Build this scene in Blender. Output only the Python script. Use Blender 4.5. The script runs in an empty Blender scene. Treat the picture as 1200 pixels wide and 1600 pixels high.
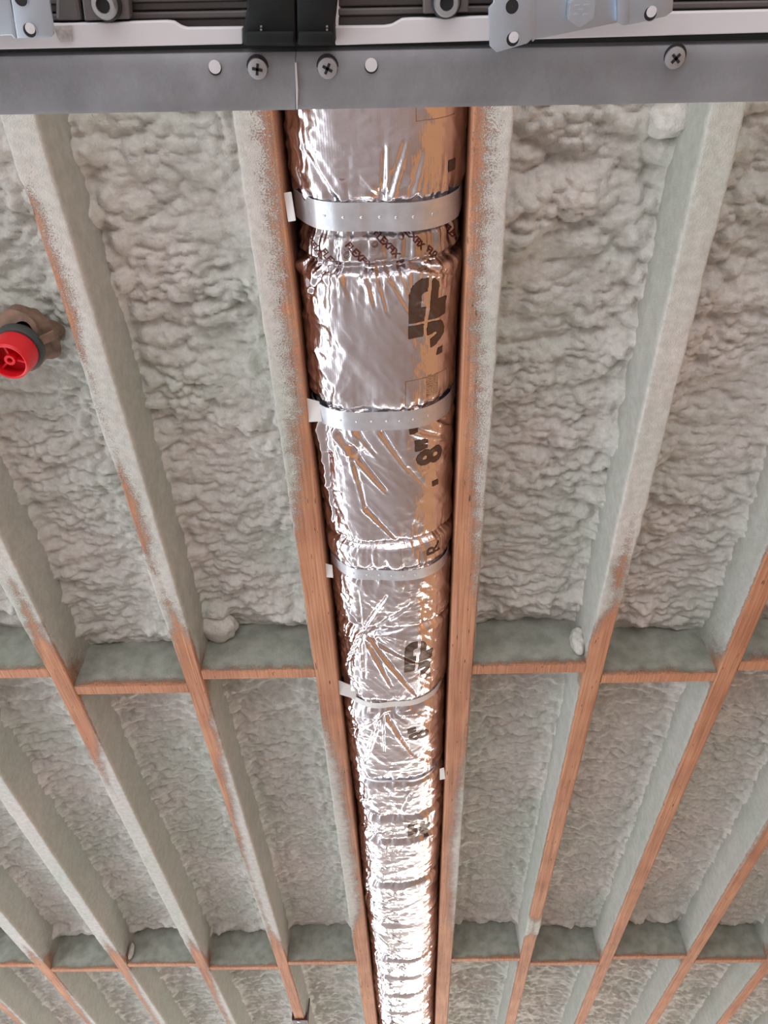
import bpy, bmesh, math
import numpy as np
from mathutils import Vector, Matrix

C = bpy.context.scene.collection
SC = bpy.context.scene

# ------------------------------------------------------------------ camera (calibrated on the joists' vanishing point)
F = 1200.0
VPY = np.array([56.0, 1395.0, 1200.0]); VPY /= np.linalg.norm(VPY)          # world +Y (u right, v down, w forward)
XA = np.array([1.0, -0.022, 0.0]); XA[2] = -(XA[0]*VPY[0]+XA[1]*VPY[1])/VPY[2]; XA /= np.linalg.norm(XA)
ZA = np.cross(XA, VPY)
if ZA[1] > 0: ZA = -ZA
RW = np.array([XA, VPY, ZA])                                                # rows: world axes in (u,v,w)
H = 1.44                                                                    # joist undersides above the camera
cam_d = bpy.data.cameras.new('camera'); cam = bpy.data.objects.new('camera', cam_d); C.objects.link(cam)
r = RW @ np.array([1, 0, 0]); up = RW @ np.array([0, -1, 0]); fw = RW @ np.array([0, 0, 1])
cam.matrix_world = Matrix(((r[0], up[0], -fw[0], 0), (r[1], up[1], -fw[1], 0), (r[2], up[2], -fw[2], 0), (0, 0, 0, 1)))
cam_d.sensor_fit = 'AUTO'; cam_d.sensor_width = 36.0; cam_d.lens = 36.0*F/1600.0; cam_d.clip_start = 0.02
SC.camera = cam

def unproj(u, v, z=H):
    d = RW @ np.array([(u-600)/F, (v-800)/F, 1.0])
    return d*(z/d[2])
def YV(v, z=H, u=600.0): return float(unproj(u, v, z)[1])

# ------------------------------------------------------------------ world, lights, exposure
W = bpy.data.worlds.new('sky'); SC.world = W; W.use_nodes = True
bg = W.node_tree.nodes['Background']; bg.inputs[0].default_value = (0.80, 0.90, 1.0, 1); bg.inputs[1].default_value = 1.0
SC.view_settings.view_transform = 'Standard'; SC.view_settings.look = 'None'; SC.view_settings.gamma = 1.0
SC.view_settings.use_curve_mapping = False; SC.view_settings.exposure = 0.50

def area(name, loc, direction, sx, sy, power, col):
    d = bpy.data.lights.new(name, 'AREA'); d.shape = 'RECTANGLE'; d.size = sx; d.size_y = sy; d.energy = power; d.color = col
    o = bpy.data.objects.new(name, d); C.objects.link(o); o.location = loc
    o.rotation_euler = Vector(direction).to_track_quat('-Z', 'Y').to_euler()
    return o
# far door daylight; unseen side and back openings are added for fill
X0, X1, Y0, Y1, ZF = -4.2, 3.1, -3.0, 12.0, -1.5
area('daylight_far_door_a', (-2.75, Y1-.08, -0.90), (0, -1, 0.02), 2.3, 1.0, 64, (0.90, 0.96, 1.0))
area('daylight_far_door_b', (1.05, Y1-.08, -0.90), (0, -1, 0.02), 2.7, 1.0, 92, (1.0, 0.97, 0.86))
area('fill_daylight_left', (-4.12, 2.4, -0.6), (1, 0, 0), 8.4, 1.6, 108, (0.88, 0.95, 1.0))  # cool light from the left; wide unseen opening added for even fill
area('fill_daylight_far_right', (3.02, 8.6, -0.5), (-1, 0, 0), 4.4, 1.5, 46, (1.0, 0.96, 0.84))  # far side lights added to spread more light at lower radiance
area('fill_daylight_far_left', (-4.12, 9.3, -0.5), (1, 0, 0), 3.6, 1.5, 28, (0.9, 0.96, 1.0))
area('fill_daylight_back', (0.0, -2.9, -0.5), (0, 1, 0), 5.4, 1.8, 58, (1.0, 0.94, 0.94))  # added behind the camera to light the floor and near bays







# ------------------------------------------------------------------ noise (numpy)
def _hash(ix, iy, seed):
    n = (ix.astype(np.int64)*374761393 + iy.astype(np.int64)*668265263 + int(seed)*1274126177) & 0xffffffff
    n = ((n ^ (n >> 13))*1274126177) & 0xffffffff
    n = (n ^ (n >> 16)) & 0xffffffff
    n = (n*2246822519) & 0xffffffff
    n = n ^ (n >> 15)
    return (n & 0xffffff)/float(0x1000000)
def vnoise(x, y, seed=0):
    ix = np.floor(x); iy = np.floor(y); fx = x-ix; fy = y-iy
    fx = fx*fx*fx*(fx*(fx*6-15)+10); fy = fy*fy*fy*(fy*(fy*6-15)+10)
    a = _hash(ix, iy, seed); b = _hash(ix+1, iy, seed); c = _hash(ix, iy+1, seed); d = _hash(ix+1, iy+1, seed)
    return (a*(1-fx)+b*fx)*(1-fy) + (c*(1-fx)+d*fx)*fy
def fbm(x, y, seed=0, oct=4, gain=0.5):
    s = 0; a = 1; t = 0
    for k in range(oct):
        s = s + a*vnoise(x*2**k+k*17.3, y*2**k-k*9.1, seed+k); t += a; a *= gain
    return s/t
def ridged(x, y, seed=0, oct=4, gain=0.55):
    s = 0; a = 1; t = 0
    for k in range(oct):
        s = s + a*(1-np.abs(2*vnoise(x*2**k+k*7.7, y*2**k+k*3.3, seed+k)-1)); t += a; a *= gain
    return s/t
def worley(x, y, seed=0):
    ix = np.floor(x); iy = np.floor(y); best = np.full(x.shape, 9.0); sec = np.full(x.shape, 9.0); cid = np.zeros(x.shape)
    for dx in (-1, 0, 1):
        for dy in (-1, 0, 1):
            cx = ix+dx; cy = iy+dy
            px = cx+_hash(cx, cy, seed); py = cy+_hash(cx, cy, seed+91)
            d = np.sqrt((px-x)**2+(py-y)**2)
            m = d < best
            sec = np.where(m, best, np.minimum(sec, d)); cid = np.where(m, _hash(cx, cy, seed+47), cid); best = np.where(m, d, best)
    return best, sec, cid
def bubble(x, y, seed=0, var=.55):
    ix = np.floor(x); iy = np.floor(y); best = np.full(x.shape, -9.0)
    for dx in (-1, 0, 1):
        for dy in (-1, 0, 1):
            cx = ix+dx; cy = iy+dy
            px = cx+.12+.76*_hash(cx, cy, seed); py = cy+.12+.76*_hash(cx, cy, seed+91)
            best = np.maximum(best, var*(_hash(cx, cy, seed+47)-.5)-((px-x)**2+(py-y)**2))
    return best+.35
def sstep(a, b, x):
    t = np.clip((x-a)/(b-a), 0, 1); return t*t*(3-2*t)

# ------------------------------------------------------------------ materials
def new_mat(name):
    m = bpy.data.materials.new(name); m.use_nodes = True
    return m, m.node_tree.nodes, m.node_tree.links, m.node_tree.nodes['Principled BSDF']
def N(nodes, t, **kw):
    n = nodes.new(t)
    for k, v in kw.items():
        if k.startswith('i_'): n.inputs[k[2:].replace('_', ' ')].default_value = v
        else: setattr(n, k, v)
    return n
def noise_tex(nodes, links, vec, scale, detail=3, rough=0.5):
    n = nodes.new('ShaderNodeTexNoise'); n.inputs['Scale'].default_value = scale; n.inputs['Detail'].default_value = detail
    n.inputs['Roughness'].default_value = rough; links.new(vec, n.inputs['Vector']); return n
def ramp(nodes, links, fac, stops):
    n = nodes.new('ShaderNodeValToRGB'); links.new(fac, n.inputs[0])
    e = n.color_ramp.elements
    while len(e) > 1: e.remove(e[0])
    e[0].position = stops[0][0]; e[0].color = (*stops[0][1], 1)
    for p, c in stops[1:]:
        q = e.new(p); q.color = (*c, 1)
    return n
def mixc(nodes, links, fac, a, b):
    n = nodes.new('ShaderNodeMix'); n.data_type = 'RGBA'
    for sock, val in ((n.inputs[0], fac), (n.inputs[6], a), (n.inputs[7], b)):
        if hasattr(val, 'is_linked'): links.new(val, sock)
        else: sock.default_value = val
    return n.outputs[2]
def math_(nodes, links, op, a, b=None):
    n = nodes.new('ShaderNodeMath'); n.operation = op
    for i, v in enumerate((a, b)):
        if v is None: continue
        if hasattr(v, 'is_linked'): links.new(v, n.inputs[i])
        else: n.inputs[i].default_value = v
    return n.outputs[0]
def bump(nodes, links, height, strength, dist, prev=None):
    b = nodes.new('ShaderNodeBump'); b.inputs['Strength'].default_value = strength; b.inputs['Distance'].default_value = dist
    links.new(height, b.inputs['Height'])
    if prev is not None: links.new(prev, b.inputs['Normal'])
    return b.outputs[0]

def foam_color(nodes, links, vec):
    n1 = noise_tex(nodes, links, vec, 3.0, 3)
    r1 = ramp(nodes, links, n1.outputs[0], [(0.34, (0.585, 0.595, 0.53)), (0.52, (0.63, 0.61, 0.56)), (0.68, (0.68, 0.63, 0.58))])  # green to pink patches: foam's own drift plus tints of the light
    n2 = noise_tex(nodes, links, vec, 60.0, 4)
    r2 = ramp(nodes, links, n2.outputs[0], [(0.35, (0.88, 0.88, 0.88)), (0.65, (1.05, 1.05, 1.05))])
    m = nodes.new('ShaderNodeMix'); m.data_type = 'RGBA'; m.blend_type = 'MULTIPLY'; m.inputs[0].default_value = 1.0
    links.new(r1.outputs[0], m.inputs[6]); links.new(r2.outputs[0], m.inputs[7])
    return m.outputs[2]
def foam_mat():
    m, nd, ln, p = new_mat('spray_foam_surface')
    tc = nd.new('ShaderNodeTexCoord'); vec = tc.outputs['Object']
    ln.new(foam_color(nd, ln, vec), p.inputs['Base Color'])
    p.inputs['Roughness'].default_value = 0.62; p.inputs['Specular IOR Level'].default_value = 0.35
    a = noise_tex(nd, ln, vec, 420, 3); b = noise_tex(nd, ln, vec, 130, 4)
    b1 = bump(nd, ln, b.outputs[0], 0.7, 0.004); b2 = bump(nd, ln, a.outputs[0], 0.6, 0.0014, b1)
    ln.new(b2, p.inputs['Normal'])
    return m
def joist_mat():
    m, nd, ln, p = new_mat('oversprayed_lumber')
    tc = nd.new('ShaderNodeTexCoord'); vec = tc.outputs['Object']
    mp = nd.new('ShaderNodeMapping'); mp.inputs['Scale'].default_value = (1.0, 0.02, 1.0); ln.new(vec, mp.inputs[0])
    g = noise_tex(nd, ln, mp.outputs[0], 210, 4, 0.6)
    wood = ramp(nd, ln, g.outputs[0], [(0.30, (0.36, 0.155, 0.082)), (0.5, (0.52, 0.245, 0.138)), (0.70, (0.62, 0.33, 0.20))])
    big = noise_tex(nd, ln, vec, 5, 2)
    tint = ramp(nd, ln, big.outputs[0], [(0.35, (0.86, 0.80, 0.78)), (0.65, (1.06, 1.06, 1.04))])
    mm = nd.new('ShaderNodeMix'); mm.data_type = 'RGBA'; mm.blend_type = 'MULTIPLY'; mm.inputs[0].default_value = 1.0
    ln.new(wood.outputs[0], mm.inputs[6]); ln.new(tint.outputs[0], mm.inputs[7])
    # dark nicks along the grain
    mp2 = nd.new('ShaderNodeMapping'); mp2.inputs['Scale'].default_value = (1.0, 0.13, 1.0); ln.new(vec, mp2.inputs[0])
    kn = noise_tex(nd, ln, mp2.outputs[0], 170, 1)
    nick = ramp(nd, ln, kn.outputs[0], [(0.245, (1, 1, 1)), (0.275, (0, 0, 0))])
    wood2 = mixc(nd, ln, nick.outputs[0], mm.outputs[2], (0.09, 0.035, 0.02, 1))
    at = nd.new('ShaderNodeAttribute'); at.attribute_name = 'foam'
    sp = noise_tex(nd, ln, vec, 400, 3, 0.65); sp2 = noise_tex(nd, ln, vec, 34, 3)
    s = math_(nd, ln, 'SUBTRACT', sp.outputs[0], 0.5); s = math_(nd, ln, 'MULTIPLY', s, 2.2)
    s2 = math_(nd, ln, 'SUBTRACT', sp2.outputs[0], 0.5); s2 = math_(nd, ln, 'MULTIPLY', s2, 0.75)
    t = math_(nd, ln, 'ADD', math_(nd, ln, 'ADD', at.outputs['Fac'], s), s2)
    fr = nd.new('ShaderNodeMapRange'); fr.inputs[1].default_value = 0.32; fr.inputs[2].default_value = 0.68; ln.new(t, fr.inputs[0])
    side_shade = nd.new('ShaderNodeAttribute'); side_shade.attribute_name = 'thin'
    thin = ramp(nd, ln, noise_tex(nd, ln, vec, 24, 3).outputs[0], [(0.35, (0.30, 0.315, 0.262)), (0.65, (0.42, 0.43, 0.375))])  # thin coat colour darkened to carry the shade on sides and blocks
    col = mixc(nd, ln, fr.outputs[0], wood2, mixc(nd, ln, side_shade.outputs['Fac'], foam_color(nd, ln, vec), thin.outputs[0]))
    ln.new(col, p.inputs['Base Color'])
    p.inputs['Roughness'].default_value = 0.66; p.inputs['Specular IOR Level'].default_value = 0.3
    hh = math_(nd, ln, 'MULTIPLY', fr.outputs[0], math_(nd, ln, 'ADD', sp.outputs[0], 0.4))
    gr = math_(nd, ln, 'MULTIPLY', math_(nd, ln, 'MULTIPLY', g.outputs[0], 0.10), math_(nd, ln, 'SUBTRACT', 1.0, fr.outputs[0]))
    b1 = bump(nd, ln, math_(nd, ln, 'ADD', hh, gr), 0.8, 0.0036)
    ln.new(b1, p.inputs['Normal'])
    return m
def simple(name, col, rough=0.5, metal=0.0, nscale=0, namt=0.1, bscale=0, bdist=0.001, spec=0.5, rvar=0.0):
    m, nd, ln, p = new_mat(name)
    p.inputs['Base Color'].default_value = (*col, 1); p.inputs['Roughness'].default_value = rough; p.inputs['Metallic'].default_value = metal
    p.inputs['Specular IOR Level'].default_value = spec
    tc = nd.new('ShaderNodeTexCoord')
    if nscale:
        n = noise_tex(nd, ln, tc.outputs['Object'], nscale, 4)
        rr = ramp(nd, ln, n.outputs[0], [(0.3, tuple(c*(1-namt) for c in col)), (0.7, tuple(min(1, c*(1+namt)) for c in col))])
        ln.new(rr.outputs[0], p.inputs['Base Color'])
        if rvar:
            mr = nd.new('ShaderNodeMapRange'); mr.inputs[1].default_value = .3; mr.inputs[2].default_value = .7
            mr.inputs[3].default_value = rough-rvar; mr.inputs[4].default_value = rough+rvar; ln.new(n.outputs[0], mr.inputs[0])
            ln.new(mr.outputs[0], p.inputs['Roughness'])
    if bscale:
        n = noise_tex(nd, ln, tc.outputs['Object'], bscale, 3)
        ln.new(bump(nd, ln, n.outputs[0], 0.5, bdist), p.inputs['Normal'])
    return m
def foil_mat(name, col, rough):
    m, nd, ln, p = new_mat(name)
    tc = nd.new('ShaderNodeTexCoord'); vec = tc.outputs['Object']
    p.inputs['Base Color'].default_value = (*col, 1); p.inputs['Metallic'].default_value = 1.0
    n = noise_tex(nd, ln, vec, 9, 3)
    mr = nd.new('ShaderNodeMapRange'); mr.inputs[1].default_value = .35; mr.inputs[2].default_value = .65
    mr.inputs[3].default_value = rough*0.8; mr.inputs[4].default_value = rough*1.35; ln.new(n.outputs[0], mr.inputs[0])
    ln.new(mr.outputs[0], p.inputs['Roughness'])
    a = noise_tex(nd, ln, vec, 55, 5, 0.6)
    v = nd.new('ShaderNodeTexVoronoi'); v.feature = 'DISTANCE_TO_EDGE'; v.inputs['Scale'].default_value = 75; ln.new(vec, v.inputs['Vector'])
    w1 = nd.new('ShaderNodeTexWave'); w1.inputs['Scale'].default_value = 70; w1.bands_direction = 'X'; ln.new(vec, w1.inputs[0])
    w2 = nd.new('ShaderNodeTexWave'); w2.inputs['Scale'].default_value = 60; w2.bands_direction = 'Y'; ln.new(vec, w2.inputs[0])
    sc = math_(nd, ln, 'MULTIPLY', math_(nd, ln, 'ADD', w1.outputs['Fac'], w2.outputs['Fac']), 0.02)
    vv = math_(nd, ln, 'MULTIPLY', math_(nd, ln, 'MINIMUM', v.outputs[0], 0.25), 0.5)
    b1 = bump(nd, ln, math_(nd, ln, 'ADD', a.outputs[0], vv), 0.30, 0.0018)
    ln.new(bump(nd, ln, sc, 0.5, 0.006, b1), p.inputs['Normal'])
    return m

M = dict(
    foam=foam_mat(), joist=joist_mat(),
    foil=foil_mat('foil_jacket', (0.85, 0.81, 0.84), 0.15), tape=foil_mat('foil_tape', (0.60, 0.56, 0.56), 0.22),
    ink=simple('brown_ink', (0.13, 0.085, 0.065), 0.35, 0.55), ink_red=simple('maroon_ink', (0.11, 0.025, 0.02), 0.4, 0.2),
    ink_thin=simple('thin_print', (0.34, 0.25, 0.20), 0.35, 0.6),
    galv=simple('galvanized_strap', (0.72, 0.74, 0.78), 0.36, 0.75, 40, .08, 300, .0004),
    steel=simple('dull_steel', (0.27, 0.275, 0.29), 0.5, 0.3, 30, .14, 160, .0006, rvar=.08),
    zinc=simple('zinc_plate', (0.60, 0.68, 0.76), 0.32, 0.85, 25, .06),
    screw=simple('screw_steel', (0.50, 0.51, 0.52), 0.38, 0.8), dark=simple('dark_recess', (0.012, 0.012, 0.013), 0.7),
    white=simple('white_aluminium', (0.66, 0.64, 0.655), 0.45, 0.0, 12, .04), black=simple('black_plastic', (0.010, 0.012, 0.012), 0.6, 0, 60, .2, spec=.25),
    ridge=simple('brown_grey_aluminium', (0.16, 0.145, 0.14), 0.45, 0.3, 20, .15), gap_shade=simple('gap_shade_dark', (0.02, 0.028, 0.026), 0.6),
    red=simple('red_plastic', (0.72, 0.012, 0.022), 0.38), pipe=simple('black_fitting', (0.055, 0.06, 0.058), 0.5, 0.0, 40, .2),
    wrap=simple('tan_tape', (0.22, 0.13, 0.09), 0.7, 0, 50, .3, 90, .004), maroon=simple('maroon_steel', (0.085, 0.022, 0.022), 0.45, 0, 40, .3),
    tab=simple('white_strap_end', (0.80, 0.79, 0.76), 0.5), concrete=simple('concrete', (0.58, 0.555, 0.57), 0.75, 0, 2.5, .12, 40, .002),
    osb=simple('osb_sheathing', (0.62, 0.31, 0.14), 0.7, 0, 14, .3), drywall=simple('bare_wallboard', (0.55, 0.50, 0.47), 0.8, 0, 3, .06),
    ply=simple('roof_deck', (0.45, 0.3, 0.2), 0.8, 0, 8, .2), residue=simple('tape_residue', (0.40, 0.37, 0.35), 0.8, 0, 300, .25),
    post=simple('streak_post_dark', (0.03, 0.028, 0.03), 0.7),
)

# ------------------------------------------------------------------ mesh helpers
def link(name, me, mat, parent=None, loc=None):
    if mat is not None and len(me.materials) == 0: me.materials.append(mat)
    o = bpy.data.objects.new(name, me); C.objects.link(o)
    if loc is not None: o.location = loc
    if parent is not None: o.parent = parent
    return o
def raw_mesh(name, V, Q, smooth=True, attr=None):
    me = bpy.data.meshes.new(name); V = np.asarray(V, np.float32); Q = np.asarray(Q, np.int32); k = Q.shape[1]
    me.vertices.add(len(V)); me.vertices.foreach_set('co', V.ravel())
    me.loops.add(Q.size); me.loops.foreach_set('vertex_index', Q.ravel())
    me.polygons.add(len(Q)); me.polygons.foreach_set('loop_start', np.arange(0, Q.size, k, dtype=np.int32))
    me.polygons.foreach_set('loop_total', np.full(len(Q), k, np.int32))
    me.polygons.foreach_set('use_smooth', np.full(len(Q), smooth, bool))
    if attr is not None:
        a = me.attributes.new('foam', 'FLOAT', 'POINT'); a.data.foreach_set('value', np.asarray(attr, np.float32).ravel())
    me.update(calc_edges=True); me.validate()
    return me
def grid_quads(ni, nj, wrap=False, flip=False):
    i = np.arange(ni-1)[:, None]; j = np.arange(nj if wrap else nj-1)[None, :]
    a = i*nj+j; b = i*nj+(j+1) % nj; c = (i+1)*nj+(j+1) % nj; d = (i+1)*nj+j
    q = np.stack([a, b, c, d] if not flip else [a, d, c, b], -1).reshape(-1, 4)
    return q
def bm_obj(name, bm, mat, parent=None, smooth=False, loc=None):
    bmesh.ops.recalc_face_normals(bm, faces=bm.faces)
    me = bpy.data.meshes.new(name); bm.to_mesh(me); bm.free()
    if smooth:
        for p in me.polygons: p.use_smooth = True
        me.set_sharp_from_angle(angle=math.radians(38))
    return link(name, me, mat, parent, loc)
def box_bm(x0, x1, y0, y1, z0, z1, bev=0.0, bm=None, seg=2):
    b2 = bmesh.new(); bmesh.ops.create_cube(b2, size=1.0)
    for v in b2.verts: v.co = Vector(((x0+x1)/2+v.co.x*(x1-x0), (y0+y1)/2+v.co.y*(y1-y0), (z0+z1)/2+v.co.z*(z1-z0)))
    if bev: bmesh.ops.bevel(b2, geom=b2.edges[:], offset=bev, segments=seg, affect='EDGES', profile=.5)
    if bm is None: return b2
    me = bpy.data.meshes.new('t'); b2.to_mesh(me); b2.free(); bm.from_mesh(me); bpy.data.meshes.remove(me); return bm
def prism_bm(pts, z0, z1, bev=0.0, bm=None):
    """polygon pts (x,y) extruded from z0 (underside) to z1"""
    b = bmesh.new()
    vs = [b.verts.new((p[0], p[1], z0)) for p in pts]; f = b.faces.new(vs)
    r_ = bmesh.ops.extrude_face_region(b, geom=[f])
    for v in r_['geom']:
        if isinstance(v, bmesh.types.BMVert): v.co.z = z1
    if bev: bmesh.ops.bevel(b, geom=b.edges[:], offset=bev, segments=2, affect='EDGES', profile=.5)
    if bm is None: return b
    me = bpy.data.meshes.new('t'); b.to_mesh(me); b.free(); bm.from_mesh(me); bpy.data.meshes.remove(me); return bm
def lathe_bm(prof, seg=32, bm=None):
    b = bm or bmesh.new(); rings = []
    for (rr, z) in prof:
        rings.append([b.verts.new((rr*math.cos(2*math.pi*k/seg), rr*math.sin(2*math.pi*k/seg), z)) for k in range(seg)])
    for q in range(len(rings)-1):
        for k in range(seg):
            b.faces.new((rings[q][k], rings[q][(k+1) % seg], rings[q+1][(k+1) % seg], rings[q+1][k]))
    return b
def disc_close(b):
    bmesh.ops.holes_fill(b, edges=[e for e in b.edges if e.is_boundary], sides=0); return b
def tag(o, label=None, cat=None, group=None, kind=None):
    for k, v in (('label', label), ('category', cat), ('group', group), ('kind', kind)):
        if v: o[k] = v
    return o
def empty(name, loc=(0, 0, 0)):
    o = bpy.data.objects.new(name, None); C.objects.link(o); o.location = loc; o.empty_display_size = .05; return o

# ------------------------------------------------------------------ room shell
DECK = H+0.235
def st(name, bm, mat, **k): return tag(bm_obj(name, bm, mat, **k), kind='structure')
st('floor', box_bm(X0-.2, X1+.2, Y0-.2, Y1+.2, ZF-.1, ZF), M['concrete'])
st('ceiling', box_bm(X0-.2, X1+.2, Y0-.2, Y1+.2, DECK, DECK+.03), M['ply'])
def wall_with_openings(name, axis, pos, a0, a1, openings, mat, th=.1):
    """vertical wall; openings = [(b0,b1,z0,z1)] sorted along the wall"""
    bm = bmesh.new(); z0, z1 = ZF, DECK
    def put(b0, b1, c0, c1):
        if b1-b0 < .001 or c1-c0 < .001: return
        if axis == 'x': box_bm(min(pos, pos+th), max(pos, pos+th), b0, b1, c0, c1, bm=bm)
        else: box_bm(b0, b1, min(pos, pos+th), max(pos, pos+th), c0, c1, bm=bm)
    cur = a0
    for (b0, b1, c0, c1) in openings:
        put(cur, b0, z0, z1); put(b0, b1, z0, c0); put(b0, b1, c1, z1); cur = b1
    put(cur, a1, z0, z1)
    return st(name, bm, mat)
wall_with_openings('wall_far', 'y', Y1, X0-.1, X1+.1, [(-3.9, -1.6, -1.42, -.38), (-.3, 2.4, -1.42, -.38)], M['drywall'])
tag(bm_obj('streak_post', box_bm(-1.45, -.45, Y1-.06, Y1-.005, ZF, .6, .01), M['post']), 'unseen dark post between the far door openings, added for the streak in the foil', 'post')  # unseen; added wide and dark for the streak mirrored in the foil
wall_with_openings('wall_back', 'y', Y0-.1, X0-.1, X1+.1, [(-2.7, 2.7, -1.4, .4)], M['drywall'])
wall_with_openings('wall_left', 'x', X0-.1, Y0, Y1, [(-1.8, 6.6, -1.42, .22), (7.5, 11.1, -1.27, .27)], M['drywall'])
wall_with_openings('wall_right', 'x', X1, Y0, Y1, [(6.4, 10.8, -1.27, .27)], M['osb'])

# ------------------------------------------------------------------ joists
SP = 0.406
JX = {'b4': -.031-.203-4*SP-.0, 'b3': -.031-.203-3*SP, 'b2': -1.046, 'b1': -.640, 'L': -.234, 'R': .172, 'a1': .573, 'a2': .975, 'a3': .172+3*SP, 'a4': .172+4*SP}
order = ['b6', 'b5', 'b4', 'b3', 'b2', 'b1', 'L', 'R', 'a1', 'a2', 'a3', 'a4', 'a5']
JX['b5'] = JX['b4']-SP; JX['b6'] = JX['b5']-SP; JX['a5'] = JX['a4']+SP
JW = {k: .054 for k in order}; JW['L'] = JW['R'] = .066
YJ0, YJ1 = -1.2, 9.2
# overspray on the underside: (v, left edge amount, right edge amount); amounts reach across the face as they grow
OV = {
 'L': [(150, 1.2, .0), (450, 1.2, .0), (640, 1.1, .0), (760, .75, .0), (860, .25, .0), (960, 0, 0), (1100, .2, 0), (1180, .9, 0), (1300, 1.2, 0), (1420, 1.2, 0), (1475, .1, 0), (1700, 0, 0)],
 'R': [(150, 0, 1.15), (400, 0, 1.2), (600, 0, 1.05), (760, 0, .85), (900, 0, .5), (1000, 0, .15), (1150, 0, .35), (1250, 0, .8), (1330, 0, 1.0), (1440, 0, .7), (1480, 0, .1), (1700, 0, 0)],
 'b1': [(150, 1.9, 1.9), (250, 1.2, 1.6), (300, .1, 1.3), (480, .15, 1.25), (560, .9, 1.6), (700, .9, 1.5), (760, .15, 1.1), (840, .2, 1.1), (900, 1.2, 1.5), (960, .9, .9), (1010, .35, .1), (1060, 0, 0), (1130, 0, .6), (1250, .1, 1.1), (1350, .7, 1.4), (1440, .9, 1.4), (1490, .1, .1), (1700, .1, .2)],
 'b2': [(150, 2, 2), (800, 1.5, 1.8), (920, 1.0, .9), (980, .7, .7), (1040, .1, .05), (1130, .1, .3), (1200, .7, 1.2), (1260, 1.6, 1.6), (1440, 1.8, 1.8), (1490, .4, .3), (1560, .6, 1.1), (1700, 1, 1)],
 'b3': [(150, 2, 2), (1440, 1.9, 1.9), (1495, .2, .3), (1540, .3, 1.0), (1700, 1, 1.5)],
 'b4': [(150, 2, 2), (1440, 1.9, 1.9), (1480, 1, 1), (1510, .1, .1), (1560, .3, .8), (1700, 1, 1.5)],
 'a1': [(150, 2, 2), (760, 1.9, 1.9), (850, 1.3, .9), (900, .9, .7), (940, 1.2, .7), (985, .6, .1), (1020, .1, 0), (1430, 0, 0), (1445, 1.3, 1.3), (1460, 1.0, 1.0), (1470, 0, 0), (1700, 0, 0)],
 'a2': [(150, 1.5, 1), (800, .7, .2), (900, .25, .05), (1000, .1, 0), (1700, .12, 0)],
 'a3': [(150, .4, 0), (1250, .6, 0), (1320, .5, 0), (1420, .2, 0), (1700, .1, 0)],
 'a4': [(150, .4, 0), (1700, .2, 0)],
}
OV['b5'] = OV['b6'] = OV['b4']; OV['a5'] = OV['a4']
ysamp = np.concatenate([np.arange(YJ0, .1, .06), np.arange(.1, 2.0, .0065), np.arange(2.0, 5.4, .013), np.arange(5.4, YJ1-.01, .08), [YJ1]])
def joist_mesh(key):
    x0 = -JW[key]/2; x1 = JW[key]/2; d = DECK-H; rad = .004
    pr = []                                            # profile: (x, z, side) going left side down, across bottom, up the right side
    for z in np.linspace(d, .012, 11): pr.append((x0, z))
    for a in (0, 30, 60, 90): t = math.radians(a); pr.append((x0+rad-rad*math.cos(t), rad-rad*math.sin(t)))
    for x in np.linspace(x0+rad, x1-rad, 11)[1:-1]: pr.append((x, 0.0))
    for a in (90, 60, 30, 0): t = math.radians(a); pr.append((x1-rad+rad*math.cos(t), rad-rad*math.sin(t)))
    for z in np.linspace(.012, d, 11): pr.append((x1, z))
    pr = np.array(pr); n = len(pr); ny = len(ysamp)
    vv = np.array([o[0] for o in OV[key]], float); yk = np.array([YV(v) for v in vv])
    Lv = np.interp(ysamp, yk, [o[1] for o in OV[key]]); Rv = np.interp(ysamp, yk, [o[2] for o in OV[key]])
    if key == 'R': Lv = Lv*0
    jit = .28*(fbm(ysamp*9, ysamp*0+hash_id(key), 5, 3)-.5)
    X = np.tile(pr[:, 0], (ny, 1)); Z = np.tile(pr[:, 1], (ny, 1)); Yg = np.tile(ysamp[:, None], (1, n))
    tl = (X-x0)/(x1-x0)
    Fm = np.maximum(Lv[:, None]+jit[:, None]-tl*1.05, Rv[:, None]+jit[:, None]-(1-tl)*1.05)
    # sides: mostly sprayed, bare near the blocking rows low down
    left = np.arange(n) < 11; right = np.arange(n) >= n-11
    sl = {'R': -1.0}.get(key, .0); sr = {'L': -1.0}.get(key, .0)
    near = np.zeros(ny)
    for yb in (ROW1, ROW2): near = np.maximum(near, np.exp(-((ysamp-yb-.0)/.10)**2))
    def sidev(e):
        return 1.15+e-1.0*near[:, None]*np.clip(1-Z/.16, 0, 1)+.35*(fbm(Yg*6, Z*8+hash_id(key), 8, 3)-.5)
    Fm = np.where(left[None, :], sidev(sl*1.6), Fm); Fm = np.where(right[None, :], sidev(sr*1.6), Fm)
    # build-up of foam: small bulges where sprayed
    f = np.clip(Fm, 0, 1)
    th = .0025+.005*fbm(Yg*22, (Z+X)*30+hash_id(key)*3, 21, 3)
    sgn = np.where(X < 0, -1, 1)
    sideish = (left | right)[None, :]
    edge = np.abs(tl-.5)*2
    X2 = X + sgn*f*th*np.where(sideish, 1, edge**3*.8)
    Z2 = Z - f*np.where(sideish, 0, 1)*th*.8
    V = np.stack([X2+JX[key], Yg, Z2+H], -1).reshape(-1, 3)
    Q = grid_quads(ny, n)
    # end caps
    me = raw_mesh('ceiling_joist', V, Q, True, np.clip(Fm, -1, 2))
    at = me.attributes.new('thin', 'FLOAT', 'POINT'); at.data.foreach_set('value', np.where(left | right, .42, .0)[None, :].repeat(ny, 0).astype(np.float32).ravel())  # joist sides mix in part of the coat darkened for shade
    return me
def hash_id(k): return (sum(ord(c)*(i+3) for i, c in enumerate(k)) % 97)*1.37
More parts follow.
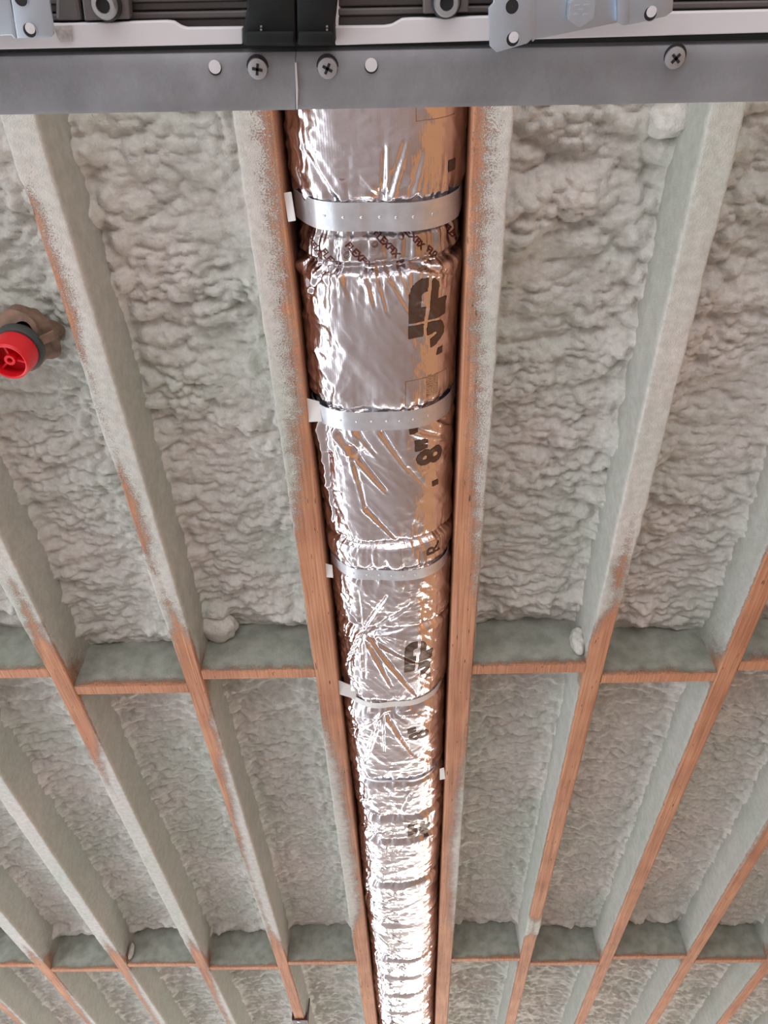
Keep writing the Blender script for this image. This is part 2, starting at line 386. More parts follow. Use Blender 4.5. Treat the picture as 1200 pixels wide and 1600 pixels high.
# ---- blocking rows: v of the underside in each bay
ROW1 = YV(1060); ROW2 = YV(1505)
BL1 = {('b3', 'b2'): 1055, ('b2', 'b1'): 1079, ('b1', 'L'): 1055, ('R', 'a1'): 1047, ('a1', 'a2'): 1061, ('a2', 'a3'): 1041, ('b4', 'b3'): 1078, ('a3', 'a4'): 1058}
BL2 = {('b6', 'b5'): 1517, ('b5', 'b4'): 1510, ('b4', 'b3'): 1517, ('b3', 'b2'): 1509, ('b2', 'b1'): 1514, ('b1', 'L'): 1506, ('R', 'a1'): 1501, ('a1', 'a2'): 1507, ('a2', 'a3'): 1497, ('a3', 'a4'): 1503, ('a4', 'a5'): 1498}
JL = {
 'L': 'orange wooden beam along the left side of the foil duct, grey outer edge',
 'R': 'orange wooden beam along the right side of the foil duct, grey outer edge',
 'b1': 'patchy foam-dusted joist, first one left of the two duct beams, nearest the red cap',
 'b2': 'foam-dusted joist, second one left of the foil duct beams',
 'b3': 'grey sprayed joist, third one left of the foil duct beams',
 'b4': 'grey sprayed joist, fourth left of the duct beams, cutting the bottom left corner',
 'b5': 'sprayed joist, fifth left of the duct beams, at the very bottom left corner',
 'b6': 'sprayed joist, sixth left of the duct beams, beyond the bottom left corner',
 'a1': 'joist right of the duct bay, foamed near the steel rail, bare orange farther on',
 'a2': 'orange joist with pitted left edge, second one right of the foil duct beams',
 'a3': 'orange joist with frothy left side, third one right of the foil duct beams',
 'a4': 'orange joist, fourth one right of the foil duct beams, in the bottom right corner',
 'a5': 'orange joist, fifth one right of the foil duct beams, beyond the bottom right corner'}
for k in order:
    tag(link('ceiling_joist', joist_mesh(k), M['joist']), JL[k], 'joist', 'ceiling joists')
SIDE = {'b6': 'sixth', 'b5': 'fifth', 'b4': 'fourth', 'b3': 'third', 'b2': 'second', 'b1': 'first'}
def bay_words(a, b):
    if b == 'L': return 'in the first bay left of the duct'
    if a == 'R': return 'in the first bay right of the duct'
    nm = {('b2', 'b1'): 'second bay left', ('b3', 'b2'): 'third bay left', ('b4', 'b3'): 'fourth bay left', ('b5', 'b4'): 'fifth bay left', ('b6', 'b5'): 'sixth bay left',
          ('a1', 'a2'): 'second bay right', ('a2', 'a3'): 'third bay right', ('a3', 'a4'): 'fourth bay right', ('a4', 'a5'): 'fifth bay right'}[(a, b)]
    return 'in the '+nm+' of the duct'
def blocking(a, b, v, row):
    xa = JX[a]+JW[a]/2; xb = JX[b]-JW[b]/2; u = 600+(xa+xb)/2*400
    yc = YV(v, H, 600); w = .040 if row == 1 else .036
    # the ground line drifts a little across the picture: find y at this x
    for _ in range(8):
        p = unproj(u, v); u += ((xa+xb)/2-p[0])*400; yc = p[1]
    nx = 50; xs = np.linspace(xa+.001, xb-.001, nx); zs = np.concatenate([[0, 0, .004], np.linspace(.012, DECK-H-.001, 12)])
    prof = [(-w/2, z) for z in zs[::-1][:-2]] + [(-w/2+.002, 0.0), (-w/4, 0), (0, 0), (w/4, 0), (w/2-.002, 0.0)] + [(w/2, z) for z in zs[2:]]
    prof = np.array(prof); n = len(prof)
    P = np.zeros((nx, n, 3)); P[:, :, 0] = xs[:, None]; P[:, :, 1] = yc+prof[None, :, 0]; P[:, :, 2] = H+.002+prof[None, :, 1]
    zz = P[:, :, 2]-H
    fo = .05+1.1*sstep(-.02, .04, zz-.03*(fbm(P[:, :, 0]*9, P[:, :, 0]*0+v, 3, 3)-.2)) - .75*(zz < .004)
    if row == 2: fo = fo+.25*(zz > .01)
    fo = np.where(np.abs(P[:, :, 1]-yc) < w/2-.001, -.2+.35*fbm(P[:, :, 0]*7, P[:, :, 0]*0+v*2.1, 4, 2), fo)
    fi = np.clip(fo, 0, 1); P[:, :, 1] += np.where(prof[None, :, 0] < 0, -1, 1)*fi*.003*(zz > .004)
    me = raw_mesh('blocking_board', P.reshape(-1, 3), grid_quads(nx, n, flip=True), True, fo)
    me.set_sharp_from_angle(angle=math.radians(50))
    at = me.attributes.new('thin', 'FLOAT', 'POINT'); at.data.foreach_set('value', np.full(nx*n, 1.0, np.float32))  # blocks take the full coat colour darkened for shade
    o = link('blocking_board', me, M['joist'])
    tag(o, 'orange cross block '+bay_words(a, b)+(', upper row' if row == 1 else ', lower row'), 'blocking', 'cross blocks of the '+('upper' if row == 1 else 'lower')+' row')
    return yc
YB1 = {k: blocking(k[0], k[1], v, 1) for k, v in BL1.items()}
YB2 = {k: blocking(k[0], k[1], v, 2) for k, v in BL2.items()}

# ------------------------------------------------------------------ spray foam in every bay
def foam_field(x, y, xa, xb, ya, yb, seed, big, lumps_side, yfade):
    """how far the foam bulges down at (x,y); lumps: popcorn on large slopes"""
    wx = .030*(fbm(x*9, y*9, seed+1, 2)-.5); wy = .026*(fbm(x*9+5, y*9+3, seed+2, 2)-.5)
    X_, Y_ = x+wx, y+wy
    near = np.exp(-np.clip(y-.5, 0, 9)/1.2)
    rough_ = sstep(.36, .64, fbm(x*4.1, y*5.2, seed+9, 3)); rough2 = sstep(.36, .64, fbm(x*6.1, y*7.2, seed+19, 3))
    a = bubble(X_/.100, Y_/.062, seed+11, .8); b = bubble(X_/.048+.3*a, Y_/.031, seed+12); c = bubble(X_/.024, Y_/.0165+.3*b, seed+13); d_ = bubble(X_/.0125, Y_/.0095, seed+15)
    rip = bubble(X_/.046+.3*c, Y_/.019+.4*b, seed+14)
    h = (.014+.040*big*near)*a*(.4+.8*rough2) + (.009+.030*big*near)*b*(.35+.9*rough_) + (.0085+.0120*near)*c*(.5+.8*rough2) + .0048*d_*(.5+rough_)
    h += .0235*(1-.85*near)*rip*(.45+.7*(1-rough_)) + .010*(1-near)*b*(.3+rough2) + .005*(1-near)*c
    h += .026*(fbm(x*5, y*6.5, seed+3, 3)-.5)*(.6+near) + .008*(ridged(x*3, y*11, seed+30, 2)-.6)
    # rows of fat bubbles along a joist
    if lumps_side:
        dd = (xb-x) if lumps_side > 0 else (x-xa)
        bub = 1.5*bubble((x+.3*wx)/.050, (y+.3*wy)/.044, seed+40, .5)+.1
        w = np.exp(-((dd-.030)/.030)**2)*(.35+.9*near)
        h = h*(1-.55*np.clip(w, 0, 1)) + .034*bub*w
    d = np.minimum(x-xa, xb-x)
    h += .022*np.exp(-d/.012)                                       # skin climbing down the joists
    # trough and slumped lumps in front of the blocking
    dy = np.minimum(y-ya, yb-y)
    e = np.exp(-np.clip(yb-y, 0, 9)/.10)
    slump = bubble(X_/.085, Y_/.055, seed+50)*1.6+.2
    h = h*(1-.45*e) + .040*slump*np.exp(-((yb-y-.09)/.05)**2)*sstep(.45, .6, fbm(x*8, y*4, seed+51, 2)+.1)
    h += -.016*np.exp(-np.clip(yb-y, 0, 9)/.030)
    return h
sections = [(YJ0+.02, 'A'), (None, 'B'), (None, 'C')]
BIG = {('R', 'a1'): 1.0, ('a1', 'a2'): .9, ('b1', 'L'): .6, ('b2', 'b1'): .5}
SIDEL = {('R', 'a1'): 1, ('a1', 'a2'): 1, ('b1', 'L'): -1, ('b2', 'b1'): -1, ('a2', 'a3'): 1}
FL = {'A': 'between the steel rail and the upper row of blocks', 'B': 'between the two rows of blocks', 'C': 'beyond the lower row of blocks'}
nbay = 0
for a, b in zip(order[:-1], order[1:]):
    if (a, b) == ('L', 'R'):
        continue
    xa = JX[a]+JW[a]/2; xb = JX[b]-JW[b]/2
    y1 = YB1.get((a, b)); y2 = YB2.get((a, b), ROW2)
    secs = []
    if y1: secs += [('A', -.12, y1-.021, .0048 if abs(xa+xb) < 1.9 else .009), ('B', y1+.021, y2-.019, .0075)]
    else: secs += [('B', ROW1, y2-.019, .010)]
    secs += [('C', y2+.019, 9.2, .011)]
    for (s, ya, yb, res) in secs:
        nbay += 1
        nx = int((xb-xa)/res)+1; ny = int((yb-ya)/res)+1
        xs = np.linspace(xa, xb, nx); ys = np.linspace(ya, yb, ny)
        if s == 'C': ys = np.concatenate([np.arange(ya, 6.1, res), np.arange(6.1, yb, .04)]); ny = len(ys)
        Xg, Yg = np.meshgrid(xs, ys)
        h = foam_field(Xg, Yg, xa, xb, ya, yb, 100+nbay*7, BIG.get((a, b), .5), SIDEL.get((a, b), 0) if s == 'A' else (SIDEL.get((a, b), 0)*.0 or (1 if a[0] in 'aR' else 0)), None)
        z = H+.172-h
        dx = np.gradient(h, axis=1)/res*res; dyd = np.gradient(h, axis=0)
        Yd = Yg - np.clip(h, 0, .06)*.10*np.clip((Yg-ya)/.03, 0, 1)*np.clip((yb-Yg)/.03, 0, 1)      # lumps sag towards the near side
        P = np.stack([Xg, Yd, z], -1).reshape(-1, 3)
        o = link('spray_foam', raw_mesh('spray_foam', P, grid_quads(ny, nx, flip=True), True), M['foam'])
        tag(o, 'pale spray foam '+bay_words(a, b)+', '+{'A': 'nearest the steel rail', 'B': 'between the block rows', 'C': 'past the lower blocks'}[s], 'insulation', 'spray foam between the joists', None)

# ------------------------------------------------------------------ flexible foil duct
DX, DRX, DRZ = -.031, .1675, .130
CZ = H+.102
CR = [  # constrictions: (v, depth, width m)
 (331, .012, .028), (358, .017, .014), (384, .015, .026), (411, .022, .010), (647, .016, .028), (842, .020, .012), (888, .014, .020), (976, .020, .013),
 (1093, .020, .022), (1212, .020, .018), (1268, .014, .016), (1304, .018, .016), (1374, .020, .018), (1436, .008, .03), (1492, .016, .018), (1520, .010, .018), (1548, .014, .020), (1575, .012, .02), (1600, .014, .02)]
CRY = [(YV(v, H), d, w) for v, d, w in CR]
def arc_of(u, v):
    p = unproj(u, v, H+.02); return math.asin(max(-.95, min(.95, (p[0]-DX)/DRX)))
CREASES = [(535, 672, 604, 756, .011, .006), (552, 690, 575, 790, .006, .005), (575, 785, 618, 832, .007, .004), (512, 668, 526, 815, .012, .007), (500, 690, 506, 760, .006, .006),
 (560, 665, 590, 700, .006, .005), (600, 668, 640, 730, .006, .005), (640, 725, 668, 765, .004, .003), (655, 670, 700, 700, .008, .006), (690, 665, 716, 690, .007, .006),
 (596, 300, 598, 225, .007, .005), (604, 298, 628, 218, .006, .005), (520, 300, 478, 225, .006, .008), (640, 296, 655, 240, .004, .005), (470, 300, 455, 210, .010, .008),
 (575, 418, 588, 470, .006, .005), (592, 418, 606, 478, .006, .004), (608, 418, 634, 470, .006, .005), (628, 418, 640, 458, .005, .004), (650, 412, 705, 440, .009, .006), (505, 418, 488, 470, .008, .006), (475, 420, 500, 470, .007, .006), (540, 420, 548, 455, .004, .005),
 (565, 975, 520, 912, .009, .008), (565, 975, 560, 915, .007, .005), (565, 975, 602, 920, .007, .006), (570, 978, 640, 935, .006, .005), (570, 982, 700, 965, .008, .006),
 (565, 985, 532, 1010, .007, .006), (565, 985, 545, 1045, .008, .006), (567, 985, 572, 1050, .008, .006), (570, 985, 612, 1060, .009, .006), (575, 985, 655, 1085, .009, .006), (572, 985, 650, 1030, .006, .005),
 (600, 1108, 552, 1150, .008, .006), (600, 1108, 575, 1185, .008, .006), (600, 1108, 603, 1165, .006, .004), (606, 1108, 645, 1170, .009, .006), (600, 1112, 545, 1120, .006, .006),
 (560, 1250, 640, 1275, .008, .006), (585, 1235, 560, 1270, .006, .005), (640, 1232, 615, 1275, .006, .005), (560, 1300, 600, 1290, .006, .005), (580, 1385, 570, 1440, .006, .006), (585, 1450, 620, 1475, .006, .006), (590, 1500, 620, 1560, .006, .006)]
yd = np.concatenate([np.arange(-.25, .2, .02), np.arange(.2, 2.6, .0034), np.arange(2.6, 5.4, .0055), np.arange(5.4, 9.0, .05)])
ph = np.radians(np.concatenate([np.linspace(-104, 104, 236), np.linspace(104, 256, 18)[1:-1]]))
def duct_surface(yy, pp, extra=0.0):
    """yy, pp same-shape arrays -> xyz; phi 0 is straight down, positive to +X"""
    c = np.cos(pp); s = np.sin(pp)
    rad = np.zeros_like(yy); wr = np.zeros_like(yy)
    for y0, d, w in CRY:
        t = (yy-y0)
        rad -= d*np.exp(-(t/w)**2)
        wr += np.exp(-np.abs(t)/(.050 if d > .013 else .025))*min(1, d/.016)
    wr = np.clip(wr, 0, 1.3)
    farm = sstep(1.3, 2.6, yy)
    arc = pp*.15
    # pleats gathering at the bands
    pl = ridged(arc*34+1.2*fbm(yy*9, arc*9, 61, 2), yy*4, 62, 3)
    rad += wr*.0100*(pl-.55)
    pl2 = np.abs(2*vnoise(arc*60+3*yy, yy*9, 65)-1)
    rad += wr*.0038*(pl2-.4)
    # long soft diagonal folds and crumple
    q1 = yy*.82+arc*.57; q2 = -yy*.57+arc*.82
    fo = ridged(q2*17, q1*4.5, 70, 3); rad += .0062*(fo-.6)
    fo2 = ridged(q1*13+9, q2*5, 72, 3); rad += (.0022+.002*farm)*(fo2-.6)
    f1, f2, cid = worley(yy*24+fbm(yy*20, arc*20, 3, 2), arc*24, 75)
    rad += .0009*(f2-f1)
    patch = sstep(.46, .60, fbm(yy*7, arc*9, 77, 2))
    rad += patch*.0022*(ridged(yy*60, arc*38, 78, 2)-.5)
    rad += farm*.0035*(ridged(yy*20, arc*6, 80, 3)-.5)
    # pinches: folds radiating from a point
    for (v, p0, A, R_) in ((976, -.34, .010, .085), (976, -.34, .0, .1), (1104, -.02, .009, .07), (645, -.75, .012, .11), (838, .22, .006, .05), (700, -.35, .006, .11), (305, .05, .006, .10), (420, -.35, .006, .09), (1300, -.6, .010, .07), (885, -.5, .007, .07)):
        if A == 0: continue
        yp = YV(v); ry = yy-yp; rp = (pp-p0)*.15; rr = np.sqrt(ry**2+rp**2)+1e-6; ang = np.arctan2(rp, ry)
        k = ridged(ang*2.6+40, rr*3+v*.01, int(v), 2)
        rad += A*(k-.6)*np.exp(-rr/R_)*np.clip(rr/.015, 0, 1) - A*.9*np.exp(-(rr/.018)**2)
    left = sstep(.45, .8, -pp)
    rad += left*(.0090*(ridged(yy*30+3*arc, arc*14, 87, 2)-.6)+.005*(ridged(yy*12, arc*50, 88, 2)-.6))
    for (u0, v0, u1, v1, A, w_) in CREASES:
        ya_, yb_2 = YV(v0), YV(v1); aa, ab = arc_of(u0, v0)*.15, arc_of(u1, v1)*.15
        dy_, da_ = yb_2-ya_, ab-aa; L2 = dy_*dy_+da_*da_
        t_ = np.clip(((yy-ya_)*dy_+(arc-aa)*da_)/L2, 0, 1); side = ((yy-ya_)*da_-(arc-aa)*dy_)/math.sqrt(L2)
        dd_ = np.sqrt((yy-ya_-t_*dy_)**2+(arc-aa-t_*da_)**2); ws = w_*(1-.45*t_)
        rad += A*(1-.6*t_)*(-1.0*np.exp(-(dd_/ws)**2)+.75*np.exp(-((side-1.7*ws)/ws)**2)*np.exp(-(dd_/(3*ws))**2))
    rad += .006*(fbm(yy*3, arc*4+2, 85, 2)-.5)
    rad += extra
    e = 1+(.02+.11*sstep(.0, .5, -s))*(np.abs(np.sin(2*pp))**2)                            # slightly squared section
    x = DX + s*(DRX*e**.35+rad); z = CZ - c*(DRZ*e+rad)
    x = np.clip(x, -.1995, .1375)
    x = x + .004*np.sin(yy*5)
    return np.stack([np.clip(x, -.1995, .1375), yy, z], -1)
Yg, Pg = np.meshgrid(yd, ph, indexing='ij')
DUCT = duct_surface(Yg, Pg)
duct = empty('flexible_duct', (0, 0, 0))
tag(duct, 'long crinkled silver foil insulated flexible duct running between two wooden beams', 'duct')
link('foil_jacket', raw_mesh('foil_jacket', DUCT.reshape(-1, 3), grid_quads(len(yd), len(ph), wrap=True, flip=False), True), M['foil'], duct)
# smoothed surface for bands
def duct_pt(y, p, off):
    """bilinear lookup on the built mesh, pushed out by off"""
    y = np.asarray(y, float); p = np.asarray(p, float)
    iy = np.clip(np.interp(y, yd, np.arange(len(yd))), 0, len(yd)-1.001)
    ip = np.clip(np.interp(p, ph[:236], np.arange(236)), 0, 234.999)
    i = iy.astype(int); j = ip.astype(int); a = (iy-i)[..., None]; b = (ip-j)[..., None]
    P = DUCT[i, j]*(1-a)*(1-b)+DUCT[i+1, j]*a*(1-b)+DUCT[i, j+1]*(1-a)*b+DUCT[i+1, j+1]*a*b
    return P + off*np.stack([np.sin(p), 0*p, -np.cos(p)], -1)
# foil tape joint
ya, yb = YV(352), YV(412)
ty = np.linspace(ya, yb, 34); tp = np.radians(np.linspace(-100, 100, 236))
TY, TP = np.meshgrid(ty, tp, indexing='ij')
TPp = duct_pt(TY, TP, .0016)
link('foil_tape', raw_mesh('foil_tape', TPp.reshape(-1, 3), grid_quads(len(ty), len(tp)), True), M['tape'], duct)

def text_mesh(txt, size, bold=0.0):
    cu = bpy.data.curves.new('t', 'FONT'); cu.body = txt; cu.size = size; cu.offset = bold; cu.resolution_u = 3
    ob = bpy.data.objects.new('t', cu); C.objects.link(ob); dg = bpy.context.evaluated_depsgraph_get()
    me = bpy.data.meshes.new_from_object(ob.evaluated_get(dg)); bpy.data.objects.remove(ob); bpy.data.curves.remove(cu)
    return me
def decal(name, me, y0, p0, ax, ay, mat, parent, off=.0010, step=.004, R_=.15):
    """2-D mesh (x right, y up) laid on the duct: ax, ay = directions in (Y, arc)"""
    bm = bmesh.new(); bm.from_mesh(me)
    for v in bm.verts:
        X_, Y_ = v.co.x, v.co.y
        v.co = Vector((y0+X_*ax[0]+Y_*ay[0], p0*R_+X_*ax[1]+Y_*ay[1], 0))
    for k in (0, 1):
        lo = min(v.co[k] for v in bm.verts); hi = max(v.co[k] for v in bm.verts)
        nn = int((hi-lo)/step)
        for q in range(1, nn+1):
            co = [0, 0, 0]; co[k] = lo+q*step; no = [0, 0, 0]; no[k] = 1
            bmesh.ops.bisect_plane(bm, geom=bm.verts[:]+bm.edges[:]+bm.faces[:], plane_co=co, plane_no=no)
    bmesh.ops.triangulate(bm, faces=bm.faces)
    ys = np.array([v.co.x for v in bm.verts]); ps = np.array([v.co.y for v in bm.verts])/R_
    P = duct_pt(ys, ps, off)
    for v, q in zip(bm.verts, P): v.co = Vector(q)
    for f in bm.faces:
        f.normal_update()
        if f.normal.z > 0: f.normal_flip()
        f.smooth = True
    m2 = bpy.data.meshes.new(name); bm.to_mesh(m2); bm.free()
    return link(name, m2, mat, parent)
def raster_decal(name, inside, w, h, n, y0, p0, sy, sp, mat, parent, off=.0010, R_=.15):
    """unit design -> little quads; design x runs towards the camera (-Y), design y runs to -X"""
    xs = np.linspace(0, w, n+1); m_ = int(n*h*sp/(w*sy))+1; ys = np.linspace(0, h, m_+1)
    cx, cy = np.meshgrid((xs[:-1]+xs[1:])/2, (ys[:-1]+ys[1:])/2, indexing='ij')
    k = inside(cx, cy); gx, gy = np.meshgrid(xs, ys, indexing='ij')
    P = duct_pt(y0-gx*sy, p0-gy*sp/R_, off).reshape(-1, 3)
    Q = grid_quads(n+1, m_+1)[k.reshape(-1)]
    me = raw_mesh(name, P, Q, True); return link(name, me, mat, parent)
def in_poly(x, y, pts):
    c = np.zeros(x.shape, bool); n = len(pts)
    for i in range(n):
        (x1, y1), (x2, y2) = pts[i], pts[(i+1) % n]
        if y1 == y2: continue
        c ^= ((y1 > y) != (y2 > y)) & (x < (x2-x1)*(y-y1)/(y2-y1)+x1)
    return c
JPOL = [(150, 415), (290, 415), (290, 120), (284, 80), (255, 48), (200, 26), (130, 28), (70, 55), (25, 105), (0, 185), (100, 185), (112, 140), (135, 110), (160, 112), (165, 145), (150, 170)]
PPOL = [(315, 415), (600, 415), (680, 400), (735, 360), (765, 300), (765, 225), (740, 165), (695, 125), (640, 110), (510, 110), (510, 0), (330, 12), (315, 60)]
HOLE = [(470, 200), (600, 205), (628, 225), (628, 280), (600, 300), (470, 300)]
DOT = [(-30, 85), (-110, 110), (-110, 15), (-30, 15)]
def logo(x, y):
    x = x-120
    k = (in_poly(x, y, JPOL) | (in_poly(x, y, PPOL) & ~in_poly(x, y, HOLE)) | in_poly(x, y, DOT))
    return k & ~((y > 218-.06*(x-300)) & (y < 262-.06*(x-300)))
def arc_of(u, v):
    p = unproj(u, v, H+.02); return math.asin(max(-.95, min(.95, (p[0]-DX)/DRX)))
def place_logo(va, vb, ub, n, name='printed_logo'):
    y_hi = YV(vb); y_lo = YV(va); sy = (y_hi-y_lo)/885.
    raster_decal(name, logo, 885, 415, n, y_hi, arc_of(ub, (va+vb)/2)+.0, sy, .083/415*1.02, M['ink'], duct)
place_logo(432, 561, 696, 150); place_logo(996, 1060, 674, 110); place_logo(1276, 1308, 669, 70)
UPT = ((-1, 0), (0, -1))
def up_text(name, txt, v, u, size, bold, mat, step=.004):
    me = text_mesh(txt, size, bold); decal(name, me, YV(v), arc_of(u, v), (-1, 0), (0, -1), mat, duct, step=step); bpy.data.meshes.remove(me)
up_text('printed_size', '8"', 727, 690, .092, .0035, M['ink']); up_text('printed_size', '8"', 1150, 669, .090, .002, M['ink'])
up_text('printed_rating', 'R', 868, 684, .058, .0004, M['ink'])
me_t = bpy.data.meshes.new('sq'); b_ = bmesh.new(); bmesh.ops.create_grid(b_, x_segments=1, y_segments=1, size=.5); b_.to_mesh(me_t); b_.free()
def up_rect(name, v, u, ly, lx, mat, skew=0):
    m2 = me_t.copy(); 
    for q in m2.vertices: q.co.x *= ly; q.co.y *= lx
    decal(name, m2, YV(v), arc_of(u, v), (-1, 0), (0, -1), mat, duct); bpy.data.meshes.remove(m2)
up_rect('printed_mark', 268, 704, .020, .022, M['ink']); up_rect('printed_mark', 760, 681, .015, .018, M['ink'])
up_rect('printed_mark', 664, 650, .03, .022, M['ink'])
def up_frame(v, u, ly, lx, rows, chars):
    """thin printed label frame with rows of tiny print"""
    b = bmesh.new(); t = .0009
    for (x0, x1, y0, y1) in ((-ly/2, ly/2, -lx/2, -lx/2+t), (-ly/2, ly/2, lx/2-t, lx/2), (-ly/2, -ly/2+t, -lx/2, lx/2), (ly/2-t, ly/2, -lx/2, lx/2)):
        b.faces.new([b.verts.new((x, y, 0)) for x, y in ((x0, y0), (x1, y0), (x1, y1), (x0, y1))])
    rng = np.random.RandomState(int(v))
    for k in range(rows):
        yy = lx/2-.004-(k+.5)*(lx-.008)/rows*.62; x = -ly/2+.004
        while x < ly/2-.008:
            w = .002+rng.rand()*.007; b.faces.new([b.verts.new((xx, y_, 0)) for xx, y_ in ((x, yy), (min(x+w, ly/2-.003), yy), (min(x+w, ly/2-.003), yy+.0011), (x, yy+.0011))]); x += w+.0016
    m2 = bpy.data.meshes.new('f'); b.to_mesh(m2); b.free()
    decal('printed_label', m2, YV(v), arc_of(u, v), (-1, 0), (0, -1), M['ink_thin'], duct, off=.0007); bpy.data.meshes.remove(m2)
up_frame(608, 672, .062, .105, 0, 1); up_frame(160, 680, .055, .08, 0, 1); up_frame(862, 662, .06, .12, 0, 1)
def small_print(v, u, rows, w, pitch=.0034):
    b = bmesh.new(); rng = np.random.RandomState(int(v+u))
    for k in range(rows):
        x = 0
        while x < w:
            q = .0015+rng.rand()*.005; b.faces.new([b.verts.new((xx, y_, 0)) for xx, y_ in ((x, -k*pitch), (x+q, -k*pitch), (x+q, -k*pitch+.0013), (x, -k*pitch+.0013))]); x += q+.0014
    m2 = bpy.data.meshes.new('f'); b.to_mesh(m2); b.free()
    decal('fine_print', m2, YV(v), arc_of(u, v), (-1, 0), (0, -1), M['ink_thin'], duct, off=.0007); bpy.data.meshes.remove(m2)
small_print(620, 668, 9, .05); small_print(878, 654, 6, .045); 
# tape lettering
fx = text_mesh('FLEXFIX', .0175, .0006); fs = text_mesh('-- --- - ----', .0048, .0)
dx_, dy_ = .66, .75
for (u, v) in ((501, 389), (538, 376), (581, 361), (625, 352), (668, 393), (622, 408), (470, 360), (706, 372)):
    d1 = (dy_, dx_); d2 = (-dx_, dy_)
    if YV(v) > yb-.006: d1 = d1
    def clipm(me, y0, p0, a1, a2):
        bm = bmesh.new(); bm.from_mesh(me)
        # keep lettering on the tape band
        for sgn, lim in ((1, yb-.001), (-1, ya+.001)):
            # plane in 2-D: y0 + x*a1[0] + y*a2[0] = lim
            n = Vector((a1[0], a2[0], 0)); co = n*((lim-y0)/n.length_squared)
            bmesh.ops.bisect_plane(bm, geom=bm.verts[:]+bm.edges[:]+bm.faces[:], plane_co=co, plane_no=n*sgn, clear_outer=True)
        out = bpy.data.meshes.new('c'); bm.to_mesh(out); bm.free(); return out
    y0 = YV(v); p0 = arc_of(u, v)
    for me, oy in ((fx, 0), (fs, -.007), (fs, -.015)):
        yy0 = y0+oy*d2[0]; pp0 = p0+oy*d2[1]/.15
        c = clipm(me, yy0, pp0, d1, d2)
        if len(c.polygons) > 3: decal('tape_lettering', c, yy0, pp0, d1, d2, M['ink_red'], duct, off=.0026, step=.003)
    # round emblem under the word
    b = bmesh.new(); n = 22; c0 = (.016, -.009)
    for (r0, r1) in ((.0052, .0060), (.0030, .0036)):
        for k in range(n):
            t0, t1 = 2*math.pi*k/n, 2*math.pi*(k+1)/n
            b.faces.new([b.verts.new((c0[0]+rr*math.cos(t), c0[1]+rr*math.sin(t), 0)) for rr, t in ((r0, t0), (r1, t0), (r1, t1), (r0, t1))])
    m2 = bpy.data.meshes.new('e'); b.to_mesh(m2); b.free(); c = clipm(m2, y0, p0, d1, d2)
    if len(c.polygons) > 3: decal('tape_emblem', c, y0, p0, d1, d2, M['ink_red'], duct, off=.0026, step=.006)

# ------------------------------------------------------------------ hanger straps
def strap(vs, width, label, tilt=0.0, tab=None, thick=.0012, mat='galv'):
    y0 = YV(vs); t = empty('hanger_strap', (0, y0, H)); tag(t, label, 'strap', 'metal straps carrying the foil duct')
    pp = np.radians(np.linspace(-72, 72, 90)); ww = np.linspace(-width/2, width/2, 7)
    A = []
    base = np.array([duct_surface(np.full(9, y0)+np.linspace(-width/2, width/2, 9), np.full(9, p_)) for p_ in pp])   # (90,9,3)
    low = base[:, :, :].copy()
    # take the outermost of the strip below so that nothing pokes through
    cx = DX; rr = np.sqrt((base[:, :, 0]-cx)**2+(base[:, :, 2]-CZ)**2).max(axis=1)
    rr = np.convolve(np.pad(rr, 6, mode='edge'), np.ones(13)/13, mode='valid')+.0032
    for p_, R_ in zip(pp, rr):
        e = R_; x = cx+math.sin(p_)*e; z = CZ-math.cos(p_)*e
        A.append((x, z))
    A = np.array(A); A[:, 0] = np.clip(A[:, 0], -.1985, .1365)
    # ends climb the beams
    A = np.vstack([[-.1985, H+.19], [-.1985, H+.15], [-.1985, H+.115], A[(A[:, 1] < H+.10)], [.1365, H+.115], [.1365, H+.15], [.1365, H+.19]])
    n = len(A); P = np.zeros((n, 7, 3))
    k = np.linspace(-1, 1, n)
    for j, w in enumerate(ww):
        P[:, j, 0] = A[:, 0]; P[:, j, 1] = y0+w+tilt*A[:, 0] + .004*np.sin(k*2.2); P[:, j, 2] = A[:, 1]
    inner = P.copy(); dirv = np.stack([A[:, 0]-DX, A[:, 0]*0, A[:, 1]-CZ], -1); dirv /= np.linalg.norm(dirv, axis=1)[:, None]
    inner -= (dirv*thick)[:, None, :]
    V = np.concatenate([P, inner[:, ::-1]], axis=1)
    me = raw_mesh('band', V.reshape(-1, 3)-np.array([0, y0, H]), grid_quads(n, 14, wrap=True), True); me.set_sharp_from_angle(angle=math.radians(40))
    link('band', me, M[mat], t)
    # dimples along the middle
    if width > .03:
        for q in range(-3, 4):
            ang = q*.235+.03; i = int(np.argmin(np.abs(np.arctan2(A[:, 0]-DX, CZ-A[:, 1])-ang)))
            c = P[i, 3]+dirv[i]*.0002; b = lathe_bm([(.0028, 0), (.0026, .0006), (.0016, .0013), (.0002, .0015)], 10); disc_close(b)
            rot = Vector(dirv[i]).to_track_quat('Z', 'Y').to_matrix().to_4x4()
            bmesh.ops.transform(b, matrix=Matrix.Translation(Vector(c)-Vector((0, y0, H))) @ rot, verts=b.verts)
            bm_obj('dimple', b, M['galv'], t, smooth=True)
    if tab:
        pts = [tuple(unproj(u, v, H+.012)) for u, v in tab]; b = bmesh.new()
        vs = [b.verts.new((p[0], p[1]-y0, .012-.010*k)) for p, k in zip(pts, (0, 0, 1, 1))]; f = b.faces.new(vs)
        r3 = bmesh.ops.extrude_face_region(b, geom=[f])
        for v in r3['geom']:
            if isinstance(v, bmesh.types.BMVert): v.co.z += .003
        bmesh.ops.bevel(b, geom=b.edges[:], offset=.0008, segments=2, affect='EDGES')
        bm_obj('folded_end', b, M['tab'], t, smooth=True)['label'] = 'white folded strap end'
    return t
